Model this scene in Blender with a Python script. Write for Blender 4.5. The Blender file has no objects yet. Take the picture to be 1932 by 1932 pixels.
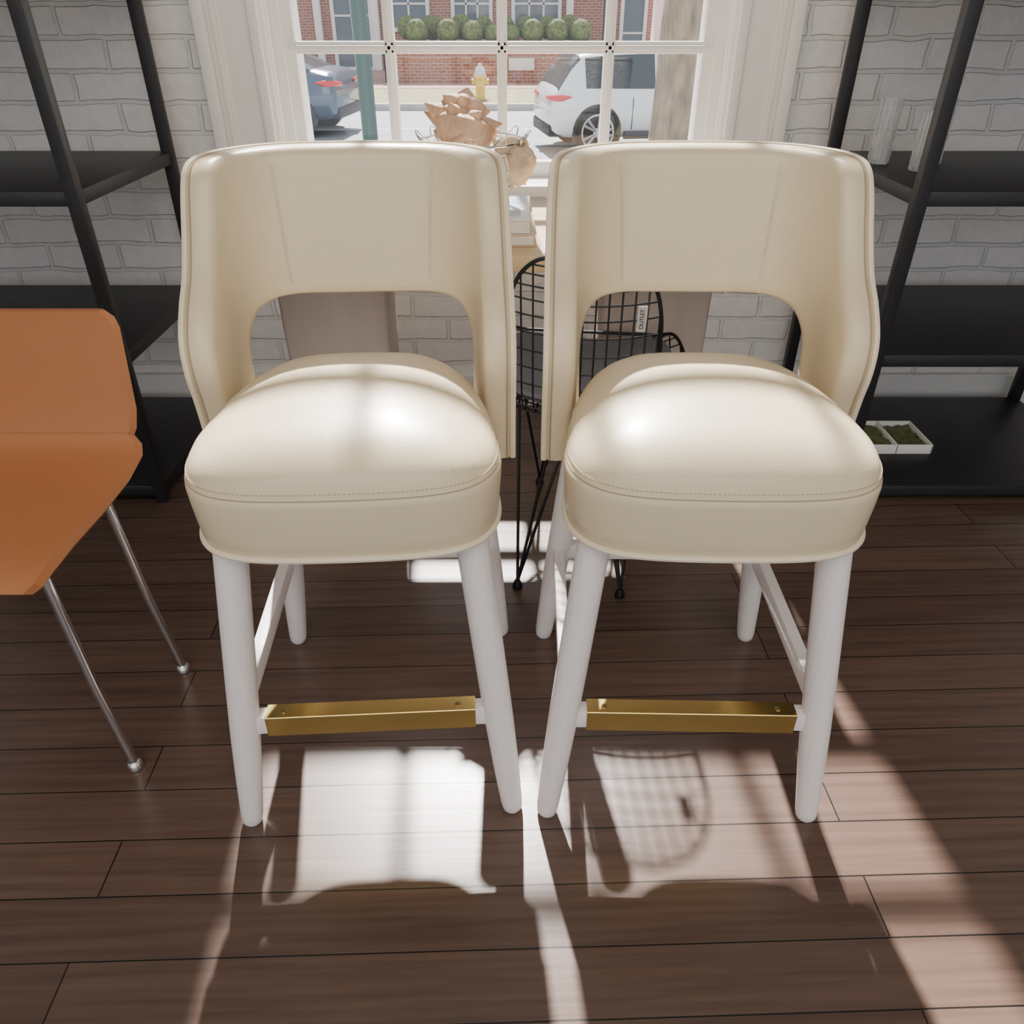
import bpy, math, random, bmesh
from mathutils import Vector, Matrix, noise
random.seed(3)
SC=bpy.context.scene
COL=SC.collection
pi=math.pi
# ---------------------------------------------------------------- materials
def nodes(name):
    m=bpy.data.materials.new(name); m.use_nodes=True
    nt=m.node_tree; b=nt.nodes['Principled BSDF']
    return m,nt,b
def mat(name,col,rough=.5,metal=0,bump=0,bscale=50,var=0,vscale=8,coat=0,stretch=None,trans=0,ior=1.45):
    m,nt,b=nodes(name)
    b.inputs['Base Color'].default_value=(*col,1); b.inputs['Roughness'].default_value=rough
    b.inputs['Metallic'].default_value=metal; b.inputs['Coat Weight'].default_value=coat
    b.inputs['Coat Roughness'].default_value=.25 if coat<.5 else .05
    b.inputs['Transmission Weight'].default_value=trans; b.inputs['IOR'].default_value=ior
    if bump or var:
        tc=nt.nodes.new('ShaderNodeTexCoord'); mp=nt.nodes.new('ShaderNodeMapping')
        nt.links.new(tc.outputs['Object'],mp.inputs[0])
        if stretch: mp.inputs['Scale'].default_value=stretch
    if var:
        n=nt.nodes.new('ShaderNodeTexNoise'); n.inputs['Scale'].default_value=vscale; n.inputs['Detail'].default_value=5
        nt.links.new(mp.outputs[0],n.inputs['Vector'])
        r=nt.nodes.new('ShaderNodeValToRGB')
        r.color_ramp.elements[0].position=.3; r.color_ramp.elements[1].position=.7
        r.color_ramp.elements[0].color=(*[c*(1-var) for c in col],1)
        r.color_ramp.elements[1].color=(*[min(1,c*(1+var)) for c in col],1)
        nt.links.new(n.outputs['Fac'],r.inputs[0]); nt.links.new(r.outputs[0],b.inputs['Base Color'])
    if bump:
        n2=nt.nodes.new('ShaderNodeTexNoise'); n2.inputs['Scale'].default_value=bscale; n2.inputs['Detail'].default_value=3
        nt.links.new(mp.outputs[0],n2.inputs['Vector'])
        bp=nt.nodes.new('ShaderNodeBump'); bp.inputs['Strength'].default_value=bump; bp.inputs['Distance'].default_value=.01
        nt.links.new(n2.outputs['Fac'],bp.inputs['Height']); nt.links.new(bp.outputs[0],b.inputs['Normal'])
    return m
def brickmat(name,c1,c2,mortar,bw,rh,ms,rough,bump,plane='xz',rot=0,nvar=0,offset=.5,grain=None):
    m,nt,b=nodes(name)
    tc=nt.nodes.new('ShaderNodeTexCoord'); L=nt.links.new
    if plane=='xz':
        s=nt.nodes.new('ShaderNodeSeparateXYZ'); c=nt.nodes.new('ShaderNodeCombineXYZ')
        L(tc.outputs['Object'],s.inputs[0])
        ad=nt.nodes.new('ShaderNodeMath'); ad.operation='ADD'
        L(s.outputs['X'],ad.inputs[0]); L(s.outputs['Y'],ad.inputs[1])
        L(ad.outputs[0],c.inputs['X']); L(s.outputs['Z'],c.inputs['Y']); vec=c.outputs[0]
    else:
        mp=nt.nodes.new('ShaderNodeMapping'); mp.inputs['Rotation'].default_value=(0,0,rot)
        mp.inputs['Location'].default_value=(.62,-.006,0)
        L(tc.outputs['Object'],mp.inputs[0]); vec=mp.outputs[0]
    br=nt.nodes.new('ShaderNodeTexBrick'); br.inputs['Scale'].default_value=1
    br.inputs['Color1'].default_value=(*c1,1); br.inputs['Color2'].default_value=(*c2,1)
    br.inputs['Mortar'].default_value=(*mortar,1); br.inputs['Brick Width'].default_value=bw
    br.inputs['Row Height'].default_value=rh; br.inputs['Mortar Size'].default_value=ms
    br.inputs['Mortar Smooth'].default_value=.3; br.offset=offset
    if nvar and plane=='xz':
        nz=nt.nodes.new('ShaderNodeTexNoise'); nz.inputs['Scale'].default_value=9
        L(vec,nz.inputs['Vector'])
        vm=nt.nodes.new('ShaderNodeVectorMath'); vm.operation='SCALE'; vm.inputs['Scale'].default_value=.022
        L(nz.outputs['Color'],vm.inputs[0])
        va=nt.nodes.new('ShaderNodeVectorMath'); va.operation='ADD'
        L(vec,va.inputs[0]); L(vm.outputs[0],va.inputs[1]); L(va.outputs[0],br.inputs['Vector'])
    else: L(vec,br.inputs['Vector'])
    n=nt.nodes.new('ShaderNodeTexNoise'); n.inputs['Detail'].default_value=6
    n.inputs['Scale'].default_value=30
    mx=nt.nodes.new('ShaderNodeMix'); mx.data_type='RGBA'; mx.blend_type='MULTIPLY'
    if grain:
        mp2=nt.nodes.new('ShaderNodeMapping'); mp2.inputs['Scale'].default_value=grain
        L(vec,mp2.inputs[0]); L(mp2.outputs[0],n.inputs['Vector']); n.inputs['Scale'].default_value=1
    else: L(vec,n.inputs['Vector'])
    rp=nt.nodes.new('ShaderNodeValToRGB'); rp.color_ramp.elements[0].position=.3; rp.color_ramp.elements[1].position=.7
    k=1-(nvar or .15); rp.color_ramp.elements[0].color=(k,k,k,1); rp.color_ramp.elements[1].color=(1,1,1,1)
    L(n.outputs['Fac'],rp.inputs[0])
    mx.inputs[0].default_value=1
    L(br.outputs['Color'],mx.inputs[6]); L(rp.outputs[0],mx.inputs[7]); L(mx.outputs[2],b.inputs['Base Color'])
    b.inputs['Roughness'].default_value=rough
    inv=nt.nodes.new('ShaderNodeMath'); inv.operation='MULTIPLY_ADD'; inv.inputs[1].default_value=-1
    L(br.outputs['Fac'],inv.inputs[0])
    sc=nt.nodes.new('ShaderNodeMath'); sc.operation='MULTIPLY'; sc.inputs[1].default_value=.6 if plane=='xz' else .12
    L(n.outputs['Fac'],sc.inputs[0]); L(sc.outputs[0],inv.inputs[2])
    bp=nt.nodes.new('ShaderNodeBump'); bp.inputs['Strength'].default_value=bump; bp.inputs['Distance'].default_value=.01 if plane=='xz' else .002
    L(inv.outputs[0],bp.inputs['Height']); L(bp.outputs[0],b.inputs['Normal'])
    return m
M={}
M['leather']=mat('cream_leather',(.76,.64,.44),.36,bump=.08,bscale=420,var=.02,vscale=6,coat=.3)
M['welt']=mat('cream_piping',(.84,.74,.55),.4)
M['thread']=mat('beige_thread',(.58,.48,.32),.7)
M['groove']=mat('beige_seam_shadow_line',(.42,.34,.23),.8)
M['weave']=mat('grey_woven_fabric',(.60,.61,.60),.9,bump=.8,bscale=160,var=.35,vscale=90)
M['whitewood']=mat('whitewashed_wood',(.90,.85,.83),.42,bump=.12,bscale=60,var=.03,vscale=30,stretch=(3,3,.4))
M['brass']=mat('polished_brass',(.86,.66,.24),.20,metal=1)
M['screw']=mat('screw_metal',(.45,.33,.15),.3,metal=1)
M['floor']=brickmat('dark_hardwood_planks',(.155,.098,.076),(.118,.073,.057),(.014,.009,.007),1.9,.097,.0014,.27,.5,plane='xy',rot=math.radians(-1.7),nvar=.35,offset=.37,grain=(3,70,1))
M['brickwhite']=brickmat('painted_white_brick',(.84,.82,.795),(.80,.78,.76),(.74,.73,.71),.225,.078,.007,.55,.75,nvar=.08)
M['brickred']=brickmat('red_brick',(.42,.16,.10),(.34,.12,.08),(.5,.42,.36),.24,.085,.012,.85,.4,nvar=.2)
M['paver']=brickmat('brick_pavers',(.50,.26,.20),(.44,.22,.17),(.4,.34,.3),.22,.11,.01,.9,.2,plane='xy',nvar=.2)
M['paint']=mat('white_trim_paint',(.84,.82,.78),.4,bump=.05,bscale=30)
M['wall']=mat('wall_paint',(.70,.68,.64),.7,bump=.05,bscale=40)
M['ceil']=mat('ceiling_paint',(.8,.8,.78),.8)
M['black']=mat('black_stained_wood',(.020,.020,.022),.45,bump=.1,bscale=60)
M['wire']=mat('black_wire',(.012,.012,.014),.35,metal=.3)
M['cushion']=mat('grey_cushion_fabric',(.20,.205,.23),.9,bump=.3,bscale=200)
M['taupe']=mat('taupe_limed_wood',(.52,.44,.38),.6,bump=.1,bscale=40,var=.08,vscale=12,stretch=(1,1,.15))
M['tan']=mat('pale_oak_top',(.60,.43,.24),.4,bump=.05,bscale=40,var=.1,vscale=10,stretch=(.3,3,1))
M['chrome']=mat('chrome',(.75,.75,.77),.15,metal=1)
M['orange']=mat('orange_leather',(.46,.18,.07),.38,bump=.08,bscale=200)
M['shell']=mat('sea_shell',(.62,.40,.26),.55,bump=.6,bscale=60,var=.3,vscale=25)
M['shellpale']=mat('pale_sea_shell',(.70,.52,.35),.55,bump=.6,bscale=60,var=.25,vscale=25)
M['book1']=mat('white_book_cover',(.78,.80,.83),.35)
M['book2']=mat('beige_book_cover',(.55,.42,.28),.5)
M['page']=mat('book_pages',(.74,.68,.58),.8,bump=.3,bscale=300,stretch=(.05,.05,3))
M['bookpic']=mat('grey_blue_cover_picture',(.38,.46,.54),.4,var=.4,vscale=40)
M['glassware']=mat('clear_glass',(.9,.92,.92),.05,trans=.92)
M['ceramic']=mat('white_ceramic',(.82,.81,.78),.25)
M['moss']=mat('green_moss',(.14,.17,.07),.95,bump=1,bscale=120,var=.5,vscale=60)
M['tag']=mat('grey_paper_tag',(.45,.45,.45),.7)
M['ink']=mat('black_ink',(.02,.02,.02),.7)
M['asphalt']=mat('sunlit_asphalt',(.27,.29,.31),.8,bump=.2,bscale=20,var=.14,vscale=1.2)
M['concrete']=mat('concrete',(.50,.48,.44),.85,var=.1,vscale=3)
M['drygrass']=mat('dry_grass',(.27,.24,.13),.95,bump=1,bscale=30,var=.45,vscale=9)
M['yellowline']=mat('yellow_road_paint',(.75,.55,.12),.7)
M['whiteline']=mat('white_road_paint',(.8,.8,.8),.7)
M['carwhite']=mat('white_car_paint',(.74,.77,.81),.2,coat=.6)
M['carblue']=mat('slate_blue_car_paint',(.07,.10,.15),.22,metal=.3,coat=.6)
M['carglass']=mat('tinted_car_glass',(.03,.04,.05),.06)
M['tyre']=mat('rubber_tyre',(.025,.025,.027),.8)
M['rim']=mat('alloy_rim',(.45,.46,.48),.3,metal=.8)
M['red']=mat('red_tail_lamp',(.65,.03,.04),.2)
M['blackplastic']=mat('black_plastic_trim',(.03,.03,.033),.6)
M['bark']=mat('tree_bark',(.17,.135,.095),.95,bump=1,bscale=14,var=.5,vscale=10,stretch=(1.5,1.5,.5))
M['greenpole']=mat('dark_green_painted_metal',(.02,.06,.055),.5)
M['hydyellow']=mat('yellow_hydrant_paint',(.72,.55,.12),.5)
M['hydsilver']=mat('silver_hydrant_paint',(.65,.68,.70),.4)
M['bush']=mat('boxwood_leaves',(.12,.15,.04),.9,bump=1,bscale=14,var=.6,vscale=12)
M['darkglass']=mat('shop_window_glass',(.10,.13,.16),.08)
M['cloth1']=mat('dark_jacket',(.05,.06,.09),.9)
M['cloth2']=mat('dark_trousers',(.04,.045,.06),.9)
M['skin']=mat('skin',(.55,.36,.27),.6)
M['hair']=mat('dark_hair',(.03,.02,.015),.8)
m,nt,b=nodes('window_pane_glass')
tr=nt.nodes.new('ShaderNodeBsdfTransparent'); gl=nt.nodes.new('ShaderNodeBsdfGlossy'); gl.inputs['Roughness'].default_value=.02
mxs=nt.nodes.new('ShaderNodeMixShader'); mxs.inputs[0].default_value=.04
nt.links.new(tr.outputs[0],mxs.inputs[1]); nt.links.new(gl.outputs[0],mxs.inputs[2])
nt.links.new(mxs.outputs[0],nt.nodes['Material Output'].inputs['Surface']); M['pane']=m
# ---------------------------------------------------------------- geometry accumulator
class G:
    def __init__(s): s.v=[]; s.f=[]; s.m=[]
    def add(s,v,f,mi=0):
        o=len(s.v); s.v+= [tuple(p) for p in v]; s.f+=[tuple(i+o for i in q) for q in f]; s.m+=[mi]*len(f); return s
    def box(s,x0,x1,y0,y1,z0,z1,mi=0,bev=0,M4=None):
        if bev<=0:
            v=[(x,y,z) for z in(z0,z1) for y in(y0,y1) for x in(x0,x1)]
            f=[(0,2,3,1),(4,5,7,6),(0,1,5,4),(2,6,7,3),(0,4,6,2),(1,3,7,5)]
        else:
            bm=bmesh.new(); bmesh.ops.create_cube(bm,size=1)
            for q in bm.verts:
                q.co=Vector(((x0+x1)/2+q.co.x*(x1-x0),(y0+y1)/2+q.co.y*(y1-y0),(z0+z1)/2+q.co.z*(z1-z0)))
            bmesh.ops.bevel(bm,geom=bm.edges[:],offset=bev,segments=2,affect='EDGES',profile=.5)
            bm.verts.index_update()
            v=[q.co.copy() for q in bm.verts]; f=[tuple(w.index for w in q.verts) for q in bm.faces]; bm.free()
        if M4: v=[M4@Vector(p) for p in v]
        return s.add(v,f,mi)
    def tube(s,pts,r,n=8,closed=False,mi=0,cap=True):
        pts=[Vector(p) for p in pts]; N=len(pts)
        rs=r if isinstance(r,(list,tuple)) else [r]*N
        tg=[]
        for i in range(N):
            a=pts[(i-1)%N] if (closed or i>0) else pts[i]; b=pts[(i+1)%N] if (closed or i<N-1) else pts[i]
            t=(b-a); tg.append(t.normalized() if t.length>1e-9 else Vector((0,0,1)))
        u=tg[0].orthogonal().normalized(); v=[];f=[]
        for i in range(N):
            u=(u-tg[i]*u.dot(tg[i])); u=u.normalized() if u.length>1e-6 else tg[i].orthogonal().normalized()
            w=tg[i].cross(u)
            for k in range(n):
                a=2*pi*k/n; v.append(pts[i]+(u*math.cos(a)+w*math.sin(a))*rs[i])
        R=N if closed else N-1
        for i in range(R):
            j=(i+1)%N
            for k in range(n):
                k2=(k+1)%n; f.append((i*n+k,i*n+k2,j*n+k2,j*n+k))
        if not closed and cap:
            f.append(tuple(range(n))[::-1]); f.append(tuple((N-1)*n+k for k in range(n)))
        return s.add(v,f,mi)
    def lathe(s,prof,n=24,mi=0,M4=None,cap=True):
        v=[];f=[]
        for r,z in prof:
            for k in range(n):
                a=2*pi*k/n; v.append(Vector((r*math.cos(a),r*math.sin(a),z)))
        for i in range(len(prof)-1):
            for k in range(n):
                k2=(k+1)%n; f.append((i*n+k,i*n+k2,(i+1)*n+k2,(i+1)*n+k))
        if cap:
            f.append(tuple(range(n))[::-1]); f.append(tuple((len(prof)-1)*n+k for k in range(n)))
        if M4: v=[M4@p for p in v]
        return s.add(v,f,mi)
    def rings(s,rings,mi=0,cap=True):
        n=len(rings[0]); v=[p for r in rings for p in r]; f=[]
        for i in range(len(rings)-1):
            for k in range(n):
                k2=(k+1)%n; f.append((i*n+k,i*n+k2,(i+1)*n+k2,(i+1)*n+k))
        if cap:
            f.append(tuple(range(n))[::-1]); f.append(tuple((len(rings)-1)*n+k for k in range(n)))
        return s.add(v,f,mi)
    def obj(s,name,mats,parent=None,smooth=True,loc=None,rot=None,ang=40):
        me=bpy.data.meshes.new(name); me.from_pydata(s.v,[],s.f)
        for q in mats: me.materials.append(M[q])
        for p,mi in zip(me.polygons,s.m): p.material_index=mi; p.use_smooth=smooth
        me.update()
        bm=bmesh.new(); bm.from_mesh(me); bmesh.ops.recalc_face_normals(bm,faces=bm.faces)
        if smooth:
            for e in bm.edges:
                if len(e.link_faces)==2 and e.calc_face_angle(0)>math.radians(ang): e.smooth=False
        bm.to_mesh(me); bm.free()
        o=bpy.data.objects.new(name,me); COL.objects.link(o)
        if parent: o.parent=parent
        if loc: o.location=loc
        if rot: o.rotation_euler=rot
        return o
def empty(name,loc=(0,0,0),rotz=0):
    e=bpy.data.objects.new(name,None); e.empty_display_size=.1; COL.objects.link(e)
    e.location=loc; e.rotation_euler=(0,0,rotz); return e
def tag(o,label,cat,group=None,kind=None):
    o['label']=label; o['category']=cat
    if group:o['group']=group
    if kind:o['kind']=kind
    return o
def struct(o): o['kind']='structure'; return o
def copy_thing(root,loc,rotz):
    r=root.copy(); COL.objects.link(r); r.location=loc; r.rotation_euler=(0,0,rotz)
    for c in list(root.children):
        k=c.copy(); COL.objects.link(k); k.parent=r
        for g in list(c.children):
            q=g.copy(); COL.objects.link(q); q.parent=k
    return r
def cr(p,t):
    n=len(p)-1; x=t*n; i=min(int(x),n-1); f=x-i
    P=[p[max(i-1,0)],p[i],p[i+1],p[min(i+2,n)]]
    out=[]
    for k in range(len(p[0])):
        a,b,c,d=[q[k] for q in P]
        out.append(.5*((2*b)+(-a+c)*f+(2*a-5*b+4*c-d)*f*f+(-a+3*b-3*c+d)*f**3))
    return out
# ---------------------------------------------------------------- BAR STOOL
def shell_pt(s,z,n):
    a,r=.10,.13; rear=.19+.22*(z-.6); q=abs(s); sg=1 if s>=0 else -1
    if q<=a: x,y,nx,ny=q,rear,0,-1
    elif q<=a+r*pi/2:
        th=(q-a)/r; x=a+r*math.sin(th); y=rear-r*(1-math.cos(th)); nx,ny=-math.sin(th),-math.cos(th)
    else: x=a+r; y=rear-r-(q-a-r*pi/2); nx,ny=-1,0
    tz=max(0,min(1,(z-.74)/.22)); tz=tz*tz*(3-2*tz)
    return Vector((sg*(x*(.925-.012*tz)+nx*n), y+ny*n, z))
half=[((.335,.552),(.215,.552)),((.342,.60),(.218,.60)),((.362,.66),(.221,.64)),((.383,.71),(.223,.67)),((.386,.755),(.222,.695)),
((.364,.795),(.217,.715)),((.332,.83),(.206,.732)),((.308,.88),(.191,.744)),((.294,.925),(.17,.752)),((.280,.955),(.15,.756)),
((.252,.968),(.125,.758)),((.18,.972),(.09,.759)),((.09,.974),(.045,.759)),((0,.975),(0,.759))]
arch=[(o[0],o[1],i[0],i[1]) for o,i in half]+[(-o[0],o[1],-i[0],i[1]) for o,i in half[-2::-1]]
NA=96
archs=[cr(arch,i/NA) for i in range(NA+1)]
stool=empty('bar_stool')
g=G(); rings=[]; TH=.022
for so,zo,si,zi in archs:
    Wd=math.hypot(so-si,zo-zi); ring=[]; r=.016
    def at(d,n):
        t=d/Wd; return shell_pt(so+(si-so)*t, zo+(zi-zo)*t, n)
    K=10
    for k in range(K+1):
        d=r+(Wd-2*r)*k/K; ring.append(at(d, TH+.006*math.sin(pi*k/K)))
    for k in range(1,6):
        a=pi*k/6; ring.append(at(Wd-r+r*math.sin(a)**.7, TH*math.cos(a)))
    for k in range(K+1):
        d=Wd-r-(Wd-2*r)*k/K; ring.append(at(d,-TH))
    for k in range(1,6):
        a=pi*k/6; ring.append(at(r-r*math.sin(a)**.7, -TH*math.cos(a)))
    rings.append(ring)
g.rings(rings)
n=len(rings[0])
for idx in range(len(g.f)-2):
    k=idx%n
    if 16<=k<=25: g.m[idx]=1
back=g.obj('backrest',['leather','weave'],stool,ang=60)
def edge_line(d,nn):
    out=[]
    for so,zo,si,zi in archs:
        t=d/math.hypot(so-si,zo-zi); out.append(shell_pt(so+(si-so)*t,zo+(zi-zo)*t,nn))
    return out
g=G(); g.tube(edge_line(.004,-TH*.95),.0048,8)
g.obj('piping',['welt'],stool)
g=G(); g.tube(edge_line(.0015,-TH*.55),.0016,5)
g.obj('seam',['groove'],stool)
def front_n(s,z):
    t=max(0,min(1,(.973-z)/.214)); k=(t*.214-.016)/(.214-.032); k=max(0,min(1,k)); return TH+.006*math.sin(pi*k)
for sg in(-1,1):
    g=G()
    sz=lambda z: sg*(.122+.022*(z-.76)/.2)
    for ds in(-.0035,.0035):
        for k in range(30):
            z0=.782+.168*k/30; z1=z0+.0036
            g.tube([shell_pt(sz(z0)+ds,z0,front_n(0,z0)+.0004),shell_pt(sz(z1)+ds,z1,front_n(0,z1)+.0004)],.0005,4)
    g.tube([shell_pt(sz(.778+.176*k/30),.778+.176*k/30,front_n(0,.778+.176*k/30)-.0002) for k in range(31)],.0008,5)
    g.obj('stitching',['thread'],stool)
def outl(phi):
    c,s=math.cos(phi),math.sin(phi)
    x=.213*math.copysign(abs(c)**.40,c); d=.200 if s<0 else .195
    y=-.03+d*math.copysign(abs(s)**(.44 if s<0 else .62),s)
    if s<0: y-=.012*(1-(x/.213)**2)
    if y>-.15: x*=1-.30*((y+.15)/.33)**1.6
    return x,y
def even(N):
    d=[outl(2*pi*k/8000) for k in range(8001)]; l=[0]
    for k in range(8000): l.append(l[-1]+math.dist(d[k],d[k+1]))
    out=[];j=0
    for i in range(N):
        t=l[-1]*i/N
        while l[j+1]<t: j+=1
        f=(t-l[j])/max(1e-9,l[j+1]-l[j]); out.append((d[j][0]+(d[j+1][0]-d[j][0])*f,d[j][1]+(d[j+1][1]-d[j][1])*f))
    for _ in range(3):
        out=[((out[i-1][0]+2*out[i][0]+out[(i+1)%N][0])/4,(out[i-1][1]+2*out[i][1]+out[(i+1)%N][1])/4) for i in range(N)]
    return out
O_=even(144)
def oring(sc,z,P=None):
    out=[]; w=1 if sc>.9 else (sc/.9)**1.2
    for x,y in (P or O_):
        a=math.atan2((y+.03)/.2,x/.2); ex,ey=.19*math.cos(a),-.03+.195*math.sin(a)
        X=w*x+(1-w)*ex; Y=w*y+(1-w)*ey
        out.append(Vector((X*sc,-.03+(Y+.03)*sc,z)))
    return out
g=G()
prof=[(.02,.550),(.5,.550),(.90,.550),(.958,.551),(.972,.556),(.983,.580),(.993,.61),(.998,.632),(.994,.640),(.986,.6425),(.982,.648),(.96,.660),(.93,.670),(.88,.680),(.80,.691),(.70,.699),(.58,.706),(.45,.711),(.3,.7145),(.15,.716),(.02,.7165)]
g.rings([oring(a,z) for a,z in prof])
g.obj('seat',['leather'],stool,ang=70)
g=G(); g.tube(oring(.975,.552),.0045,8,closed=True)
g.obj('piping',['welt'],stool)
g=G(); P4=oring(.977,.6515,even(230))
for k in range(230):
    a=P4[k]; g.tube([a,a.lerp(P4[(k+1)%230],.6)],.0007,4)
g.obj('stitching',['thread'],stool)
g=G(); g.tube(oring(.985,.6432),.0011,5,closed=True)
g.obj('seam',['groove'],stool)
def legpt(sx,sy,z):
    t=(.556-z)/.556
    return Vector((sx*(.163+.057*t), sy*(.168+.054*t), z))
for sx in(-1,1):
    for sy in(-1,1):
        g=G(); zs=[.556,.5,.4,.3,.2,.12,.06,.02,.006,0]; rs=[.0235,.0235,.0235,.0235,.0230,.0214,.0195,.0181,.0165,.012]
        g.tube([legpt(sx,sy,z) for z in zs],rs,20)
        g.obj('leg',['whitewood'],stool)
g=G(); g.box(-.15,.15,-.16,.12,.535,.556,bev=.004); g.obj('seat_base',['whitewood'],stool)
g=G(); g.box(-.193,.193,-.210,-.186,.199,.234,bev=.002); g.obj('front_stretcher',['whitewood'],stool)
g=G()
pr=[(-.2125,.197),(-.2125,.2355),(-.2115,.2365),(-.184,.2365),(-.184,.2348),(-.2098,.2348),(-.2105,.234),(-.2105,.197)]
g.rings([[Vector((x,y,z)) for y,z in pr] for x in(-.162,.162)])
br=g.obj('footrest_plate',['brass'],stool,smooth=False)
for x in(-.135,.135):
    g=G(); g.lathe([(.0045,0),(.0045,.0008),(.003,.0016),(.0005,.0018)],12); g.obj('screw',['screw'],br,loc=(x,-.199,.2366))
for sx in(-1,1):
    p=legpt(sx,1,.245); g=G(); g.box(p.x-.010,p.x+.010,-.19,.19,.230,.265,bev=.002)
    g.obj('side_stretcher',['whitewood'],stool)
g=G(); g.box(-.19,.19,.186,.208,.235,.268,bev=.002); g.obj('rear_stretcher',['whitewood'],stool)
stool.location=(-.231,1.034,0); stool.rotation_euler=(0,0,math.radians(3.3))
tag(stool,'cream leather counter stool with cut-out back and whitewashed legs','bar stool','pair of matching counter stools')
s2=copy_thing(stool,(.283,1.034,0),math.radians(-1.2))
# ---------------------------------------------------------------- ROOM SHELL
YW=2.45; CH=3.4; WT=2.60
g=G(); g.box(-2.6,2.6,-3.2,2.72,-.12,0); struct(g.obj('floor',['floor'],smooth=False))
WX0,WX1,WZ0,WZ1=-.70,.63,.66,WT+.17
g=G(); g.box(-2.6,WX0,YW,2.72,0,CH); g.box(WX1,2.6,YW,2.72,0,CH); g.box(WX0,WX1,YW,2.72,0,WZ0); g.box(WX0,WX1,YW,2.72,WZ1,CH)
struct(g.obj('wall_back',['brickwhite'],smooth=False))
g=G(); g.box(-2.72,-2.6,-3.2,2.72,-.12,CH); struct(g.obj('wall_left',['wall'],smooth=False))
g=G(); g.box(2.6,2.72,-3.2,2.72,-.12,CH); struct(g.obj('wall_right',['wall'],smooth=False))
g=G(); g.box(-2.72,2.72,-3.2,2.72,CH,CH+.1); struct(g.obj('ceiling',['ceil'],smooth=False))
g=G(); g.box(-2.6,2.6,2.425,2.45,0,.11,bev=.004); g.box(-2.6,2.6,2.418,2.45,0,.02,bev=.003)
struct(g.obj('baseboard_back',['paint'],smooth=False))
g=G()
for lo,hi,yy in [(-.840,-.66,2.428),(-.845,-.812,2.405),(-.800,-.785,2.418),(-.70,-.672,2.412),
                 (.59,.768,2.428),(.740,.773,2.405),(.713,.728,2.418),(.602,.630,2.412)]:
    g.box(lo,hi,yy,2.452,.60,WT+.20,bev=.004)
g.box(-.845,.773,2.405,2.452,WT+.04,WT+.24,bev=.004)
struct(g.obj('trim_1',['paint']))
g=G(); g.box(-.87,.80,2.35,2.53,.690,.722,bev=.006); g.box(-.845,.773,2.415,2.452,.58,.692,bev=.005)
struct(g.obj('trim_2',['paint']))
g=G(); yf0,yf1=2.49,2.53
for lo,hi in[(-.70,-.629),(.559,.63)]: g.box(lo,hi,2.47,2.70,.70,WT+.16,bev=.003)
for lo,hi in[(-.672,-.655),(.585,.602)]: g.box(lo,hi,2.44,2.48,.70,WT+.16,bev=.003)
g.box(-.66,-.60,yf0,yf1,.72,WT+.02,bev=.004); g.box(.53,.59,yf0,yf1,.72,WT+.02,bev=.004)
g.box(-.66,.59,yf0,yf1,.715,.765,bev=.004); g.box(-.66,.59,yf0,yf1,WT-.02,WT+.17,bev=.004)
for x in(-.341,-.028,.2715):
    g.box(x-.014,x+.014,yf0+.004,yf1,.72,WT,bev=.003); g.box(x-.006,x+.006,yf0-.006,yf1,.72,WT,bev=.002)
for z in(1.055,1.385,1.715,2.045,2.375):
    g.box(-.62,.55,yf0+.004,yf1,z-.015,z+.015,bev=.003); g.box(-.62,.55,yf0-.006,yf1,z-.006,z+.006,bev=.002)
w=struct(g.obj('window_1',['paint']))
g=G(); g.box(-.62,.55,2.512,2.514,.74,WT); gg=g.obj('window_pane',['pane'],w,smooth=False)
# ---------------------------------------------------------------- ETAGERES
def etagere(x0,x1,label):
    e=empty('shelving_unit',((x0+x1)/2,2.09,0)); hw=(x1-x0)/2
    for sx in(-1,1):
        for sy in(-1,1):
            g=G(); x=sx*(hw-.015); y=sy*.28; g.box(x-.015,x+.015,y-.015,y+.015,0,2.2,bev=.003); g.obj('post',['black'],e)
    for z in(.052,.43,.81,1.24,1.62,2.0):
        g=G(); g.box(-hw+.004,hw-.004,-.288,.288,z-.032,z,bev=.003); g.obj('shelf',['black'],e)
    tag(e,label,'shelving unit'); return e
etagere(-1.75,-.955,'black wooden open shelving unit against painted brick wall')
etagere(.890,1.70,'black wooden open shelving unit holding glassware and a tray')
def vase(name,x,y,z,r,h,lab):
    g=G(); p=[(r*.9,0),(r*.98,.004),(r,h*.5),(r*1.04,h),(r*.94,h),(r*.9,h*.5),(r*.86,.01),(.001,.01)]
    g.lathe(p,72,cap=True)
    for i,(a,b,c) in enumerate(g.v):
        q=1+.035*math.cos(18*math.atan2(b,a)); g.v[i]=(a*q,b*q,c)
    o=g.obj(name,['glassware'],loc=(x,y,z)); tag(o,lab,'vase'); return o
for x,y,h in[(.950,2.17,.150),(1.01,2.06,.13),(1.08,2.16,.150)]:
    o=vase('glass_vase',x,y,.8105,.026,h,'ribbed clear glass vase on black shelf'); o['group']='glass vases on the shelf'
cb=empty('candle',(.965,2.08,.4305))
g=G(); g.lathe([(.02,0),(.032,.004),(.036,.02),(.036,.05),(.033,.05),(.031,.038),(.001,.038)],28); g.obj('jar',['ceramic'],cb)
g=G(); g.lathe([(.0364,.040),(.0372,.042),(.0372,.048),(.0335,.0512)],28,cap=False); g.obj('rim_band',['brass'],cb)
tag(cb,'white candle jar with gold rim on black shelf','candle')
tr_=empty('planter_tray',(1.125,2.06,.0525))
g=G(); g.box(-.10,.10,-.075,.075,0,.006,bev=.002)
for a in((-.105,.105,-.08,-.074),(-.105,.105,.074,.08),(-.105,-.099,-.08,.08),(.099,.105,-.08,.08),(-.003,.003,-.08,.08)): g.box(*a,0,.03,bev=.002)
g.obj('tray',['ceramic'],tr_)
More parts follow.
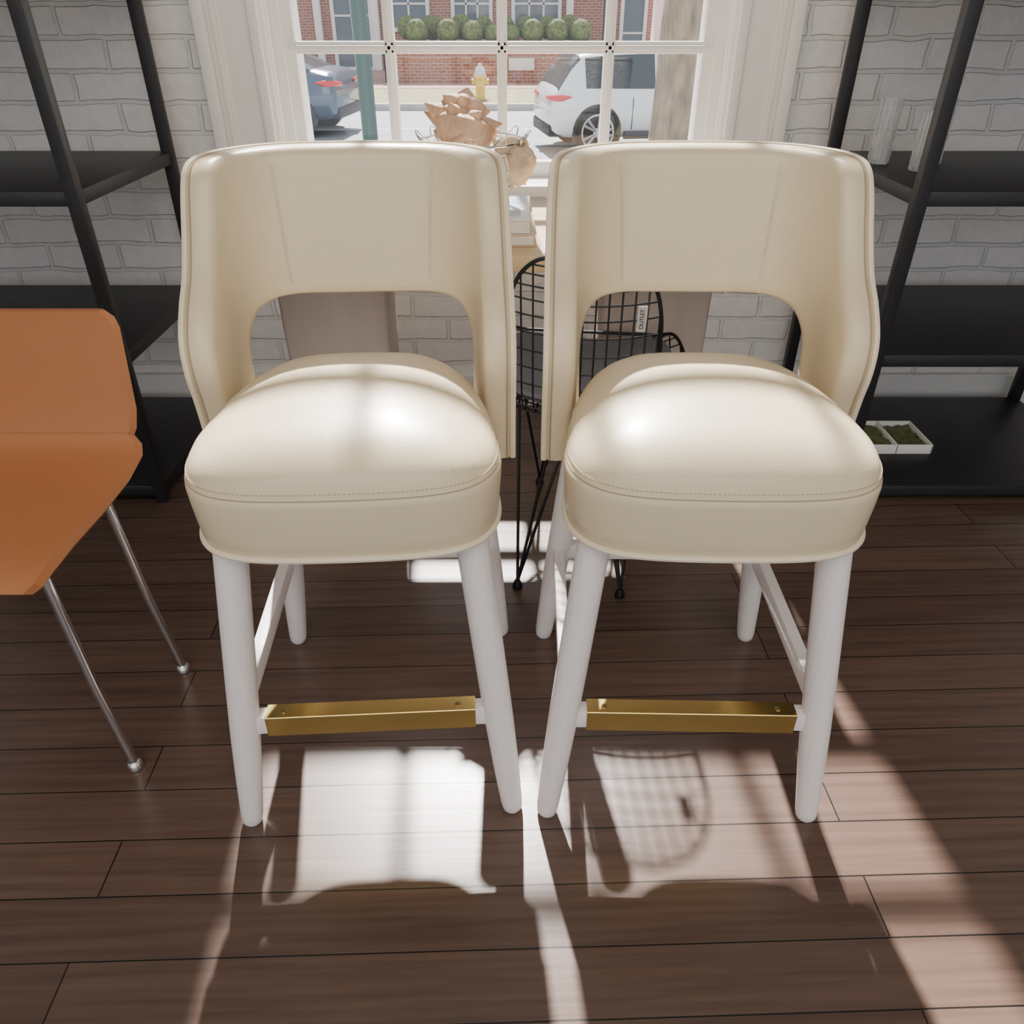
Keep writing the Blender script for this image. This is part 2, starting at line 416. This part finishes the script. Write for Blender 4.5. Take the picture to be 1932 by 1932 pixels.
for sx in(-1,1):
    g=G(); vv=[];NN=10
    for i in range(NN+1):
        for j in range(NN+1):
            x=sx*.051+(i/NN-.5)*.092; y=(j/NN-.5)*.144; vv.append((x,y,.017+.010*noise.noise(Vector((x*60,y*60,0)))))
    g.add(vv,[(i*(NN+1)+j,(i+1)*(NN+1)+j,(i+1)*(NN+1)+j+1,i*(NN+1)+j+1) for i in range(NN) for j in range(NN)])
    g.obj('moss',['moss'],tr_)
tag(tr_,'white divided tray filled with green moss on bottom shelf','tray')
# ---------------------------------------------------------------- TABLE, BOOKS, BOWL, SHELLS
ct=empty('dining_table',(-.044,1.85,0))
g=G(); g.box(-.62,.62,-.23,.23,.685,.720,bev=.004); g.obj('table_top',['tan'],ct)
for sx in(-1,1):
    g=G()
    ring=lambda k,z:[(sx*.407+a*.135*k,.135+b*.085*k,z) for a,b in((-1,-.9),(-.93,-1),(.93,-1),(1,-.9),(1,.9),(.93,1),(-.93,1),(-1,.9))]
    g.rings([ring(.9,0),ring(.92,.02),ring(1.0,.45),ring(1.03,.685)]); g.obj('pedestal',['taupe'],ct,ang=50)
tag(ct,'table with taupe pedestals and pale oak top under window','table')
def book(x,y,z,w,d,h,rz,cov,lab):
    e=empty('book',(x,y,z),rz)
    g=G(); g.box(-w/2,w/2,-d/2,d/2,0,.003,bev=.001); g.box(-w/2,w/2,-d/2,d/2,h-.003,h,bev=.001); g.box(-w/2,-w/2+.004,-d/2,d/2,0,h,bev=.001)
    g.obj('cover',[cov],e)
    g=G(); g.box(-w/2+.004,w/2-.006,-d/2+.006,d/2-.006,.003,h-.003); g.obj('pages',['page'],e,smooth=False)
    tag(e,lab,'book','books stacked on the table'); return e
book(-.095,1.82,.7205,.29,.27,.027,.02,'book2','tan hardcover book at bottom of stack')
b2=book(-.10,1.82,.748,.28,.255,.028,-.02,'book1','white hardcover book with picture cover under wire bowl')
g=G(); g.box(.0,.12,-.10,.10,.0282,.0286); g.obj('cover_picture',['bookpic'],b2,smooth=False)
g=G()
def bw(r,z,a): return (r*math.cos(a)*.88,r*math.sin(a)*.88,z*.88)
bp_=[(.05,.003),(.075,.02),(.098,.05),(.112,.09),(.122,.13),(.128,.15)]
for r,z in bp_: g.tube([bw(r,z,2*pi*k/36) for k in range(36)],.0016 if z<.14 else .0026,6,closed=True)
for k in range(22):
    a=2*pi*k/22; g.tube([bw(r,z,a+(.22 if i%2 else -.0)) for i,(r,z) in enumerate(bp_)],.0012,5)
for k in range(11):
    a=2*pi*k/11; g.tube([bw(.128+.016*math.sin(pi*t/8),.15+.02*math.sin(pi*t/8),a+.28*(t/8)) for t in range(9)],.0012,5)
o=g.obj('wire_bowl',['chrome'],loc=(-.085,1.83,.7775)); tag(o,'silver wire bowl holding large sea shells on books','bowl')
def conch(name,loc,rot,L,mt,lab):
    g=G(); NS=30;N=48; rings=[]
    for i in range(NS+1):
        t=i/NS
        if t<.38: r=.44*(t/.38)**.85*(1-.14*(math.sin(t/.38*pi*4)**2))
        else: r=.44*(1-((t-.38)/.62))**.8+.03
        ring=[]
        for k in range(N):
            a=2*pi*k/N; q=r
            q*=1+.16*math.cos(a-1)*(t>.3)+.06*math.cos(2*a+t*5)
            q+=.03*noise.noise(Vector((math.cos(a)*2,math.sin(a)*2,t*9)))
            ring.append(Vector((q*math.cos(a)*L,q*math.sin(a)*L*.85,(t-.45)*1.2*L)))
        rings.append(ring)
    g.rings(rings)
    for row,(tt,rr,sz,cnt) in enumerate([(.36,.40,.22,8),(.20,.27,.12,7),(.50,.36,.11,6)]):
        for k in range(cnt):
            a=2*pi*(k+.4*row)/cnt
            d=Vector((math.cos(a),math.sin(a)*.85,-.25)); base=Vector((math.cos(a)*rr*.72,math.sin(a)*rr*.62,(tt-.45)*1.2))*L
            g.tube([base,base+d*sz*L*.5,base+d*sz*L*.9,base+d*sz*L*1.25],[.13*L,.09*L,.045*L,.008*L],10)
    g.tube([Vector((.40*math.cos(1+.4*t)*L*(1-.06*t),.36*math.sin(1+.4*t)*L,(t*.12-.12)*L)) for t in range(6)],[.03*L,.05*L,.06*L,.06*L,.05*L,.02*L],8)
    o=g.obj(name,[mt],loc=loc,rot=rot,ang=60); tag(o,lab,'shell','sea shells in the wire bowl'); return o
conch('conch_shell',(-.110,1.83,.925),(2.9,.35,.5),.165,'shell','large spiky tan conch shell resting in wire bowl')
conch('conch_shell',(.004,1.80,.872),(1.2,.9,.3),.112,'shellpale','pale knobbly conch shell leaning over bowl rim')
conch('conch_shell',(-.115,1.79,.835),(1.6,-.6,2.0),.075,'shellpale','small pale conch shell low in wire bowl')
# ---------------------------------------------------------------- WIRE CHAIR
wc=empty('wire_chair',(.165,1.645,0),math.radians(-8))
side=[(.24,.425,.17),(.20,.432,.205),(.12,.42,.225),(.03,.405,.23),(-.06,.392,.225),(-.14,.40,.20),(-.185,.46,.165),(-.20,.55,.155),(-.21,.64,.150),(-.218,.71,.130),(-.224,.755,.09),(-.228,.772,.03)]
def wp(q,x):
    y,z,w=cr(side,q); u=x/.24
    up=max(0,1-q*1.6)
    return Vector((x, y+.08*u*u*(1-up)*(1 if q>.45 else q/.45), z+.05*u*u*(up)+.02*u*u))
g=G(); NQ=60
R_=[wp(i/NQ,cr(side,i/NQ)[2]) for i in range(NQ+1)]; Lf=[wp(i/NQ,-cr(side,i/NQ)[2]) for i in range(NQ+1)]
g.tube(R_+Lf[::-1],.0042,8,closed=True)
g.obj('rim',['wire'],wc)
g=G()
for i in range(1,26):
    q=i/26; w=cr(side,q)[2]; g.tube([wp(q,w*(k/8-1)) for k in range(17)],.0021,5)
for j in range(-9,10):
    x=j*.0245; seg=[]
    for i in range(NQ*2+1):
        q=i/NQ/2
        if cr(side,q)[2]>=abs(x): seg.append(wp(q,x))
    if len(seg)>2: g.tube(seg,.0021,5)
g.obj('wire_mesh',['wire'],wc)
g=G()
def cring(k,dz,N=32):
    out=[]
    for i in range(N):
        a=2*pi*i/N; c,s=math.cos(a),math.sin(a)
        x=.20*k*math.copysign(abs(c)**.6,c); y=.045+.17*k*math.copysign(abs(s)**.6,s)
        u=x/.24; out.append(Vector((x,y,.418+.05*u*u+dz+.06*y)))
    return out
g.rings([cring(.05,.004),cring(.97,.004),cring(1,.012),cring(.97,.024),cring(.7,.03),cring(.05,.032)])
g.obj('seat_pad',['cushion'],wc)
for sx in(-1,1):
    for sy in(-1,1):
        g=G(); F=Vector((sx*.12,sy*.24,.02))
        for T in(Vector((sx*.15,sy*.02+.03,.40)),Vector((sx*.02,sy*.06+.02,.345)),Vector((sx*.05,sy*.13+.04,.397))):
            g.tube([F,F+(T-F)*.5,T],.0038,6)
        g.lathe([(.009,0),(.012,.003),(.011,.012),(.006,.024)],14,M4=Matrix.Translation((F.x,F.y,0)))
        g.obj('leg',['wire'],wc)
g=G(); g.tube([Vector((.06*math.cos(a*pi/12),.02+.09*math.sin(a*pi/12),.345)) for a in range(24)],.003,6,closed=True)
g.obj('base_ring',['wire'],wc)
tg=G(); tg.box(-.009,.009,-.0006,.0006,-.026,.026)
t=tg.obj('price_tag',['tag'],wc,smooth=False,loc=(.112,-.212,.655),rot=(.12,0,.1))
cu=bpy.data.curves.new('tag_text','FONT'); cu.body='OUTLET'; cu.size=.011; cu.align_x='CENTER'; cu.align_y='CENTER'; cu.extrude=.0002
tmp=bpy.data.objects.new('tag_text_curve',cu); COL.objects.link(tmp)
dg=bpy.context.evaluated_depsgraph_get(); me=bpy.data.meshes.new_from_object(tmp.evaluated_get(dg)); bpy.data.objects.remove(tmp)
me.materials.clear(); me.materials.append(M['ink'])
to=bpy.data.objects.new('tag_lettering',me); COL.objects.link(to); to.parent=t; to.location=(0,-.0012,0); to.rotation_euler=(pi/2,-pi/2,0)
tag(wc,'black wire mesh chair with grey seat pad at table','chair')
# ---------------------------------------------------------------- ORANGE CHAIR
oc=empty('side_chair',(-.912,1.05,0))
def slab(pts,th,hw,name,par,mt):
    n=len(pts); rings=[]
    for i,(y,z) in enumerate(pts):
        a=pts[max(i-1,0)]; b=pts[min(i+1,n-1)]; ty,tz=b[0]-a[0],b[1]-a[1]; l=math.hypot(ty,tz); ny,nz=-tz/l,ty/l
        ring=[]; w=hw*(1 if 1<i<n-2 else (.975 if 0<i<n-1 else .90))
        for k in range(9):
            x=-w+2*w*k/8; ring.append((x,y+ny*th/2,z+nz*th/2))
        ring.append((w+th*.4,y,z))
        for k in range(9):
            x=w-2*w*k/8; ring.append((x,y-ny*th/2,z-nz*th/2))
        ring.append((-w-th*.4,y,z)); rings.append(ring)
    g=G(); g.rings(rings); return g.obj(name,[mt],par)
slab([(-.16,.418),(-.152,.428),(-.13,.436),(-.06,.437),(.05,.432),(.15,.433),(.215,.446),(.235,.46),(.245,.475)],.022,.210,'seat',oc,'orange')
slab([(.240,.455),(.252,.485),(.262,.52),(.272,.58),(.280,.63),(.286,.67),(.288,.688),(.289,.70)],.02,.200,'backrest',oc,'orange')
for sx in(-1,1):
    for y0,y1 in((-.12,-.14),(.095,.103)):
        g=G(); g.tube([(sx*.195,y0,.425),(sx*.21,(y0+y1)/2,.2),(sx*.232,y1,.012)],.0085,12)
        g.lathe([(.011,0),(.014,.002),(.013,.014),(.009,.018)],14,M4=Matrix.Translation((sx*.232,y1,0)))
        g.obj('leg',['chrome'],oc)
tag(oc,'orange leather side chair with slim chrome legs','chair')
# ---------------------------------------------------------------- OUTSIDE
Z0=-.9
g=G(); g.box(-60,60,9.5,20.4,Z0-.2,Z0); o=g.obj('road',['asphalt'],smooth=False); tag(o,'sunlit grey asphalt road','road',kind='structure')
g=G(); g.box(-60,60,12.6,12.72,Z0,Z0+.006); g.box(-60,60,17.0,17.08,Z0,Z0+.006,1); o=g.obj('road_marking',['yellowline','whiteline'],smooth=False); tag(o,'painted lane lines on asphalt road','road marking',kind='structure')
g=G(); g.box(-60,60,2.75,9.5,Z0-.2,Z0+.12); o=g.obj('sidewalk',['concrete'],smooth=False); tag(o,'pale concrete sidewalk outside window','sidewalk',kind='structure')
g=G(); g.box(-60,60,20.4,20.6,Z0-.2,Z0+.14,bev=.02); o=g.obj('curb',['concrete'],smooth=False); tag(o,'concrete curb beside grass verge','curb',kind='structure')
g=G(); g.box(-60,60,20.6,24.6,Z0-.2,Z0+.13); o=g.obj('grass_verge',['drygrass'],smooth=False); tag(o,'dry patchy grass verge beside road','grass',kind='structure')
g=G(); g.box(-60,60,24.6,140,Z0-.2,Z0+.14); o=g.obj('brick_pavement',['paver'],smooth=False); tag(o,'red brick paved sidewalk','sidewalk',kind='structure')
pl=empty('brick_planter',(-.9,26.6,Z0+.14))
g=G(); g.box(-2.9,3.6,-.15,.12,0,1.0); g.box(-2.9,-2.65,-.15,1.8,0,1.0); g.box(3.35,3.6,-.15,1.8,0,1.0); g.box(-2.9,3.6,1.6,1.8,0,1.0); g.obj('planter_wall',['brickred'],pl,smooth=False)
g=G(); g.box(-2.95,3.65,-.2,.17,1.0,1.06,bev=.01); g.obj('coping',['concrete'],pl,smooth=False)
g=G(); g.box(-2.7,3.4,.1,1.65,0,.92); g.obj('soil',['drygrass'],pl,smooth=False)
tag(pl,'low red brick planter wall filled with round shrubs','planter')
g=G(); g.box(-.38,.38,-.01,.01,-.16,.16,bev=.004); sg_=g.obj('sign',['ceramic'],loc=(.28,26.43,-.28),smooth=False); tag(sg_,'small white sign on red brick wall','sign')
def bush():
    bm=bmesh.new(); bmesh.ops.create_icosphere(bm,subdivisions=4,radius=.33)
    for v in bm.verts:
        n1=noise.noise(v.co*9); n2=noise.noise(v.co*28); v.co*=1+.05*n1+.07*n2
    me=bpy.data.meshes.new('boxwood_shrub'); bm.to_mesh(me); bm.free(); me.materials.append(M['bush'])
    for p in me.polygons: p.use_smooth=True
    return me
bm_=bush()
for i,(x,y,z,s) in enumerate([(-2.85,27.14,.52,1),(-1.92,27.14,.52,1),(-1.18,27.14,.50,.95),(-.56,27.12,.46,.76),(.0,27.12,.45,.73),(.62,27.14,.52,1),(1.35,27.14,.52,1),(2.05,27.14,.52,1),
      (-3.2,27.84,.62,.95),(-2.45,27.86,.62,1.0),(-1.55,27.86,.64,1.0),(-.88,27.86,.62,.9),(-.22,27.86,.62,.92),(.44,27.86,.62,.9),(1.08,27.86,.62,.9),(1.75,27.86,.62,1)]):
    o=bpy.data.objects.new('boxwood_shrub',bm_); COL.objects.link(o); o.location=(x,y,z); o.scale=(s,s,s*1.02); o.rotation_euler=(0,0,i*1.3)
    tag(o,'round clipped green boxwood shrub in brick planter','shrub','clipped shrubs in the brick planter')
hy=empty('fire_hydrant',(-.78,21.6,Z0+.13)); hy.scale=(1.05,1.05,1.05)
g=G(); g.lathe([(.17,0),(.17,.03),(.12,.04),(.11,.10),(.11,.42),(.125,.44),(.15,.46),(.15,.49),(.12,.5)],24)
rx=Matrix.Rotation(pi/2,4,'Y'); ry=Matrix.Rotation(pi/2,4,'X')
g.lathe([(.06,-.20),(.06,-.14),(.045,-.14),(.045,.14),(.06,.14),(.06,.20)],16,M4=Matrix.Translation((0,0,.37))@rx)
g.lathe([(.055,0),(.055,.13),(.075,.13),(.075,.19),(.03,.2)],16,M4=Matrix.Translation((0,0,.33))@ry)
g.obj('barrel',['hydyellow'],hy)
g=G(); g.lathe([(.13,.5),(.13,.53),(.115,.60),(.08,.66),(.03,.69),(.03,.74),(.002,.745)],24); g.obj('bonnet',['hydsilver'],hy)
tag(hy,'yellow fire hydrant with silver top on grass verge','fire hydrant')
g=G(); rings=[]
for i in range(40):
    z=Z0+.12+i*.13; k=1+.5*math.exp(-i*.5); ring=[]
    for j in range(36):
        a=2*pi*j/36; r=.265*k*(1-.004*i)*(1+.05*noise.noise(Vector((math.cos(a)*2,math.sin(a)*2,z*1.2)))+.04*noise.noise(Vector((math.cos(a)*9,math.sin(a)*9,z*4))))
        ring.append(Vector((1.375+.02*math.sin(z)+r*math.cos(a),6.9+r*math.sin(a),z)))
    rings.append(ring)
g.rings(rings)
for p,q,rr in[((1.37,6.9,3.9),(.6,7.3,5.6),.13),((1.37,6.9,4.1),(2.3,7.0,5.9),.12)]:
    P=Vector(p);Q=Vector(q); g.tube([P,P.lerp(Q,.5)+Vector((0,.1,-.1)),Q],[rr,rr*.8,rr*.5],12)
o=g.obj('tree',['bark']); tag(o,'rough grey-brown tree trunk on sidewalk','tree')
lp=empty('lamp_post',(-1.335,8.0,Z0+.12))
g=G(); g.lathe([(.15,0),(.15,.12),(.10,.2),(.09,.6),(.072,.7),(.067,3.9),(.05,4.0)],20); g.obj('post',['greenpole'],lp)
g=G(); g.lathe([(.07,4.0),(.12,4.05),(.18,4.35),(.2,4.4),(.05,4.55),(.01,4.65)],16); g.obj('lantern',['ceramic'],lp)
tag(lp,'dark green metal lamp post on sidewalk','lamp post')
lp2=empty('utility_post',(3.25,31.0,Z0+.14)); g=G(); g.lathe([(.3,0),(.3,.3),(.16,.4),(.15,6)],16); g.obj('post',['greenpole'],lp2)
tag(lp2,'dark green metal post beside brick building','post')
# ---------------------------------------------------------------- BUILDING
bd=empty('brick_building',(0,0,Z0+.14)); YB=32.0
g=G(); g.box(-22,4.9,YB,YB+8,0,7); g.obj('facade',['brickred'],bd,smooth=False)
def bwin(x0,x1,z0,z1,nx,nz):
    g=G(); f=.12
    g.box(x0-f,x0,YB-.1,YB+.02,z0-f,z1+f); g.box(x1,x1+f,YB-.1,YB+.02,z0-f,z1+f); g.box(x0,x1,YB-.1,YB+.02,z1,z1+f); g.box(x0-.05,x1+.05,YB-.14,YB+.02,z0-f,z0)
    for i in range(1,nx):
        x=x0+(x1-x0)*i/nx; g.box(x-.03,x+.03,YB-.06,YB+.01,z0,z1)
    for i in range(1,nz):
        z=z0+(z1-z0)*i/nz; g.box(x0,x1,YB-.06,YB+.01,z-.03,z+.03)
    w=g.obj('window',['paint'],bd,smooth=False)
    g=G(); g.box(x0,x1,YB-.03,YB+.0,z0,z1); g.obj('window_pane',['darkglass'],w,smooth=False)
bwin(-11.4,-9.9,.9,3.4,3,4); bwin(-9.0,-8.2,.05,3.3,1,1); bwin(-6.2,-5.0,.1,3.2,2,4)
bwin(-4.2,-3.0,1.3,3.4,2,3); bwin(-2.0,-.8,1.3,3.4,3,3); bwin(.1,1.6,1.3,3.4,3,3); bwin(3.9,4.6,.1,3.2,1,3)
for x in(-6.75,-4.75,2.0):
    g=G(); g.box(x-.12,x+.12,YB-.35,YB-.1,0,3.6,bev=.02); g.obj('pilaster',['paint'],bd,smooth=False)
tag(bd,'red brick storefront building with white framed windows','building')
bd2=empty('white_building',(9.3,46,Z0+.14))
g=G(); g.box(-2.1,.6,0,14,0,7); g.obj('facade',['ceramic'],bd2,smooth=False)
for x in(-1.7,-.5):
    g=G(); g.box(x,x+.8,-.03,0,.6,3); g.box(x+.37,x+.43,-.06,0,.6,3,1); g.obj('window',['darkglass','paint'],bd2,smooth=False)
tag(bd2,'white painted storefront with tall windows','building')
bd3=empty('distant_building',(10,110,Z0)); g=G(); g.box(-40,60,0,5,0,14)
for i in range(24):
    x=-36+i*4; g.box(x,x+1.8,-.05,0,1.2,3.4,1); g.box(x,x+1.8,-.05,0,5,7,1)
g.obj('facade',['concrete','darkglass'],bd3,smooth=False); tag(bd3,'pale row of distant street buildings','building')
# ---------------------------------------------------------------- CARS
def car(name,st,width,wheels,wr,paint,loc,rotz,flip,lab,suv,scl=1):
    e=empty(name,loc,rotz); e.scale=(scl,scl,scl); fx=-1 if flip else 1; W=width/2
    gb=G(); gg=G(); L=st[-1][0]; R=[]
    for x,zb,zt,zr,fl in st:
        f=1-.13*max(0,1-x/.35)**2-.16*max(0,1-(L-x)/.7)**2; w=W*f; h=max(zr-zt,0); wr_=.93*w-.38*h
        pts=[(.80*w,zb),(.97*w,zb+.10),(w,(zb+zt)/2),(.985*w,zt-.10),(.94*w,zt),(wr_,max(zr-.05,zt+.005)),(wr_-.07,zr),(wr_*.5,zr+.02)]
        ring=[(fx*x,-a,b) for a,b in pts]+[(fx*x,a,b) for a,b in pts[::-1]]; R.append(ring)
    n=16
    for i in range(len(R)-1):
        for k in range(n):
            k2=(k+1)%n; q=[R[i][k],R[i][k2],R[i+1][k2],R[i+1][k]]; fl=st[i][4]
            side=(k in(4,10)); top=(k in(5,6,7,8,9))
            if ('s' in fl and side) or('t' in fl and top): gg.add(q,[(0,1,2,3)])
            else: gb.add(q,[(0,1,2,3)])
    gb.add(R[0],[tuple(range(n))]); gb.add(R[-1],[tuple(range(n))])
    b=gb.obj('body',[paint],e,ang=35)
    gg.obj('window',['carglass'],e,ang=35)
    bm=bmesh.new(); bm.from_mesh(b.data); bmesh.ops.remove_doubles(bm,verts=bm.verts,dist=1e-4); bmesh.ops.recalc_face_normals(bm,faces=bm.faces); bm.to_mesh(b.data); bm.free()
    x0,x1=wheels[0]+wr+.1,wheels[1]-wr-.1
    for sy in(-1,1):
        g=G(); a,bq=sorted((fx*x0,fx*x1)); yy=sorted((sy*(W*.97),sy*(W+.012))); g.box(a,bq,yy[0],yy[1],.27,.40,bev=.01); g.obj('side_sill',['blackplastic'],e)
    g=G(); a,bq=sorted((fx*-.02,fx*.25)); g.box(a,bq,-W*.80,W*.80,.30,.50,bev=.03)
    g.obj('bumper_trim',['blackplastic'],e)
    for wx in wheels:
        for sy in(-1,1):
            g=G(); T=Matrix.Translation((fx*wx,sy*(W-.10),wr+.01))@Matrix.Rotation(-sy*pi/2,4,'X')
            g.lathe([(wr+.05,-.05),(wr+.05,.112),(wr+.035,.115),(wr-.05,.10)],36,M4=T); g.obj('wheel_arch',['blackplastic'],e)
            g=G(); T=Matrix.Translation((fx*wx,sy*(W-.08),wr))@Matrix.Rotation(-sy*pi/2,4,'X')
            g.lathe([(wr*.7,-.1),(wr*.96,-.1),(wr,-.06),(wr,.08),(wr*.96,.115),(wr*.76,.12),(wr*.72,.10),(.05,.09)],36,M4=T)
            g.lathe([(wr*.77,.10),(wr*.77,.125),(wr*.70,.125),(wr*.68,.10)],36,mi=1,M4=T,cap=False)
            g.lathe([(.08,.09),(.08,.128),(.02,.135)],16,mi=1,M4=T)
            for k in range(5):
                for d in(-.13,.13):
                    a=2*pi*k/5+d; a2=2*pi*k/5+d*1.5
                    p0=Vector((.04*math.cos(a),.04*math.sin(a),.118)); p1=Vector((wr*.73*math.cos(a2),wr*.73*math.sin(a2),.118))
                    g.tube([T@p0,T@p1],[.022,.028],6,mi=1)
            g.obj('wheel',['tyre','rim'],e)
    for sy in(-1,1):
        g=G(); zz=.90 if suv else .86
        pts=[(fx*.00,sy*W*.45,zz),(fx*-.005,sy*W*.65,zz+.01),(fx*.05,sy*W*.86,zz+.02),(fx*.18,sy*W*.965,zz+.03),(fx*.33,sy*W*.995,zz+.045)]
        rings=[]
        for (x,y,z),r in zip(pts,[.03,.045,.055,.05,.012]):
            rings.append([Vector((x+.045*fx*math.cos(t*pi/5)*0.6,y+.03*math.cos(t*pi/5),z+r*math.sin(t*pi/5))) for t in range(10)])
        g.rings(rings); g.obj('tail_light',['red'],e)
    for sy in(-1,1):
        for dx in((wheels[0]+.62),(wheels[0]+1.6)):
            g=G(); y=sy*(W+.001); g.box(*sorted((fx*dx,fx*(dx+.012))),*sorted((y-sy*.02,y)),.42,.92)
            g.obj('door_seam',['blackplastic'],e,smooth=False)
    tag(e,lab,'car'); return e
SUV=[(0,.48,.76,.78,''),(.04,.36,.96,.98,''),(.12,.32,1.02,1.07,'t'),(.36,.29,1.06,1.40,'t'),(.52,.28,1.07,1.54,''),(.60,.28,1.07,1.57,'s'),(1.15,.28,1.06,1.61,'s'),(1.85,.28,1.05,1.625,''),(1.93,.28,1.05,1.625,'s'),(2.7,.28,1.03,1.58,'s'),(2.95,.28,1.02,1.50,'t'),(3.55,.28,1.0,1.08,''),(4.1,.30,.97,1.02,''),(4.5,.34,.86,.90,''),(4.68,.42,.66,.70,'')]
SED=[(0,.45,.78,.80,''),(.04,.33,.98,1.0,''),(.15,.30,1.0,1.05,''),(.45,.28,.99,1.09,'t'),(.95,.26,.97,1.29,'st'),(1.5,.25,.96,1.42,'s'),(2.05,.25,.95,1.44,''),(2.12,.25,.95,1.44,'s'),(2.8,.25,.94,1.36,'st'),(3.6,.26,.92,.98,''),(4.2,.28,.84,.88,''),(4.55,.32,.72,.76,''),(4.68,.40,.58,.60,'')]
car('car',SUV,1.93,(.82,3.70),.385,'carwhite',(.50,14.5,Z0),math.radians(9),False,'white sport utility car parked on the street',True,.91)
car('car',SED,1.85,(.80,3.70),.345,'carblue',(-3.12,16.7,Z0),math.radians(-6),True,'dark blue sedan on the street',False)
# ---------------------------------------------------------------- PERSON (far pedestrian)
pe=empty('person',(11.6,76,Z0+.14),.4)
def skinfig(name,vs,es,rs,mt,par,root=0):
    me=bpy.data.meshes.new(name); me.from_pydata(vs,es,[]); o=bpy.data.objects.new(name,me); COL.objects.link(o)
    md=o.modifiers.new('s','SKIN')
    for i,r in enumerate(rs): me.skin_vertices[0].data[i].radius=(r,r*.8)
    me.skin_vertices[0].data[root].use_root=True
    sb=o.modifiers.new('d','SUBSURF'); sb.levels=1; sb.render_levels=1
    me.materials.append(M[mt]); o.parent=par; return o
skinfig('body',[(0,0,.95),(0,0,1.2),(0,0,1.42),(0,0,1.52),(0,-.01,1.62),(0,-.01,1.74),(-.19,0,1.40),(-.24,0,1.12),(-.22,-.1,.88),(.19,0,1.40),(.25,.02,1.12),(.24,-.06,.88),(-.1,0,.9),(-.12,-.12,.5),(-.12,-.05,.08),(-.12,-.18,.04),(.1,0,.9),(.12,.08,.5),(.12,.22,.1),(.12,.1,.04)],
 [(0,1),(1,2),(2,3),(3,4),(4,5),(2,6),(6,7),(7,8),(2,9),(9,10),(10,11),(0,12),(12,13),(13,14),(14,15),(0,16),(16,17),(17,18),(18,19)],
 [.15,.15,.16,.06,.10,.08,.07,.05,.04,.07,.05,.04,.1,.07,.05,.04,.1,.07,.05,.04],'skin',pe)
skinfig('jacket',[(0,0,.92),(0,0,1.2),(0,0,1.43),(-.2,0,1.40),(-.25,0,1.12),(-.225,-.09,.93),(.2,0,1.40),(.26,.02,1.12),(.245,-.05,.93)],[(0,1),(1,2),(2,3),(3,4),(4,5),(2,6),(6,7),(7,8)],[.18,.18,.18,.085,.07,.06,.085,.07,.06],'cloth1',pe)
skinfig('trousers',[(0,0,.95),(-.1,0,.88),(-.12,-.12,.5),(-.12,-.06,.12),(.1,0,.88),(.12,.08,.5),(.12,.2,.14)],[(0,1),(1,2),(2,3),(0,4),(4,5),(5,6)],[.16,.12,.09,.07,.12,.09,.07],'cloth2',pe)
g=G(); g.lathe([(.02,1.60),(.10,1.64),(.115,1.70),(.10,1.77),(.05,1.82),(.005,1.83)],16,M4=Matrix.Translation((0,.02,0))); g.obj('hair',['hair'],pe)
tag(pe,'pedestrian in dark jacket and trousers walking on sidewalk','person')
# ---------------------------------------------------------------- LIGHT
sun=bpy.data.lights.new('sun','SUN'); sun.energy=22.0; sun.angle=math.radians(1.2); sun.color=(1,.96,.91)
so=bpy.data.objects.new('sun',sun); COL.objects.link(so); so.rotation_euler=Vector((.09,-1,-1.10)).to_track_quat('-Z','Y').to_euler()
wd=bpy.data.worlds.new('World'); SC.world=wd; wd.use_nodes=True
bg=wd.node_tree.nodes['Background']; bg.inputs[0].default_value=(.86,.91,1.0,1); bg.inputs[1].default_value=1.4
def area(loc,rot,sx,sy,e,col):
    a=bpy.data.lights.new('fill_light','AREA'); a.shape='RECTANGLE'; a.size=sx; a.size_y=sy; a.energy=e; a.color=col
    o=bpy.data.objects.new('fill_light',a); COL.objects.link(o); o.location=loc; o.rotation_euler=rot; return o
area((0,-1.2,3.2),(math.radians(35),0,0),3.2,1.6,62,(1,.88,.72))  # unseen warm fill lamp, added behind the camera to brighten the interior
# ---------------------------------------------------------------- CAMERA
cam=bpy.data.cameras.new('camera'); cam.sensor_width=36; cam.lens=27.04; cam.clip_end=300
co=bpy.data.objects.new('camera',cam); COL.objects.link(co); co.location=(0,0,1.15); co.rotation_euler=(math.radians(90-33.3),0,0)
SC.camera=co
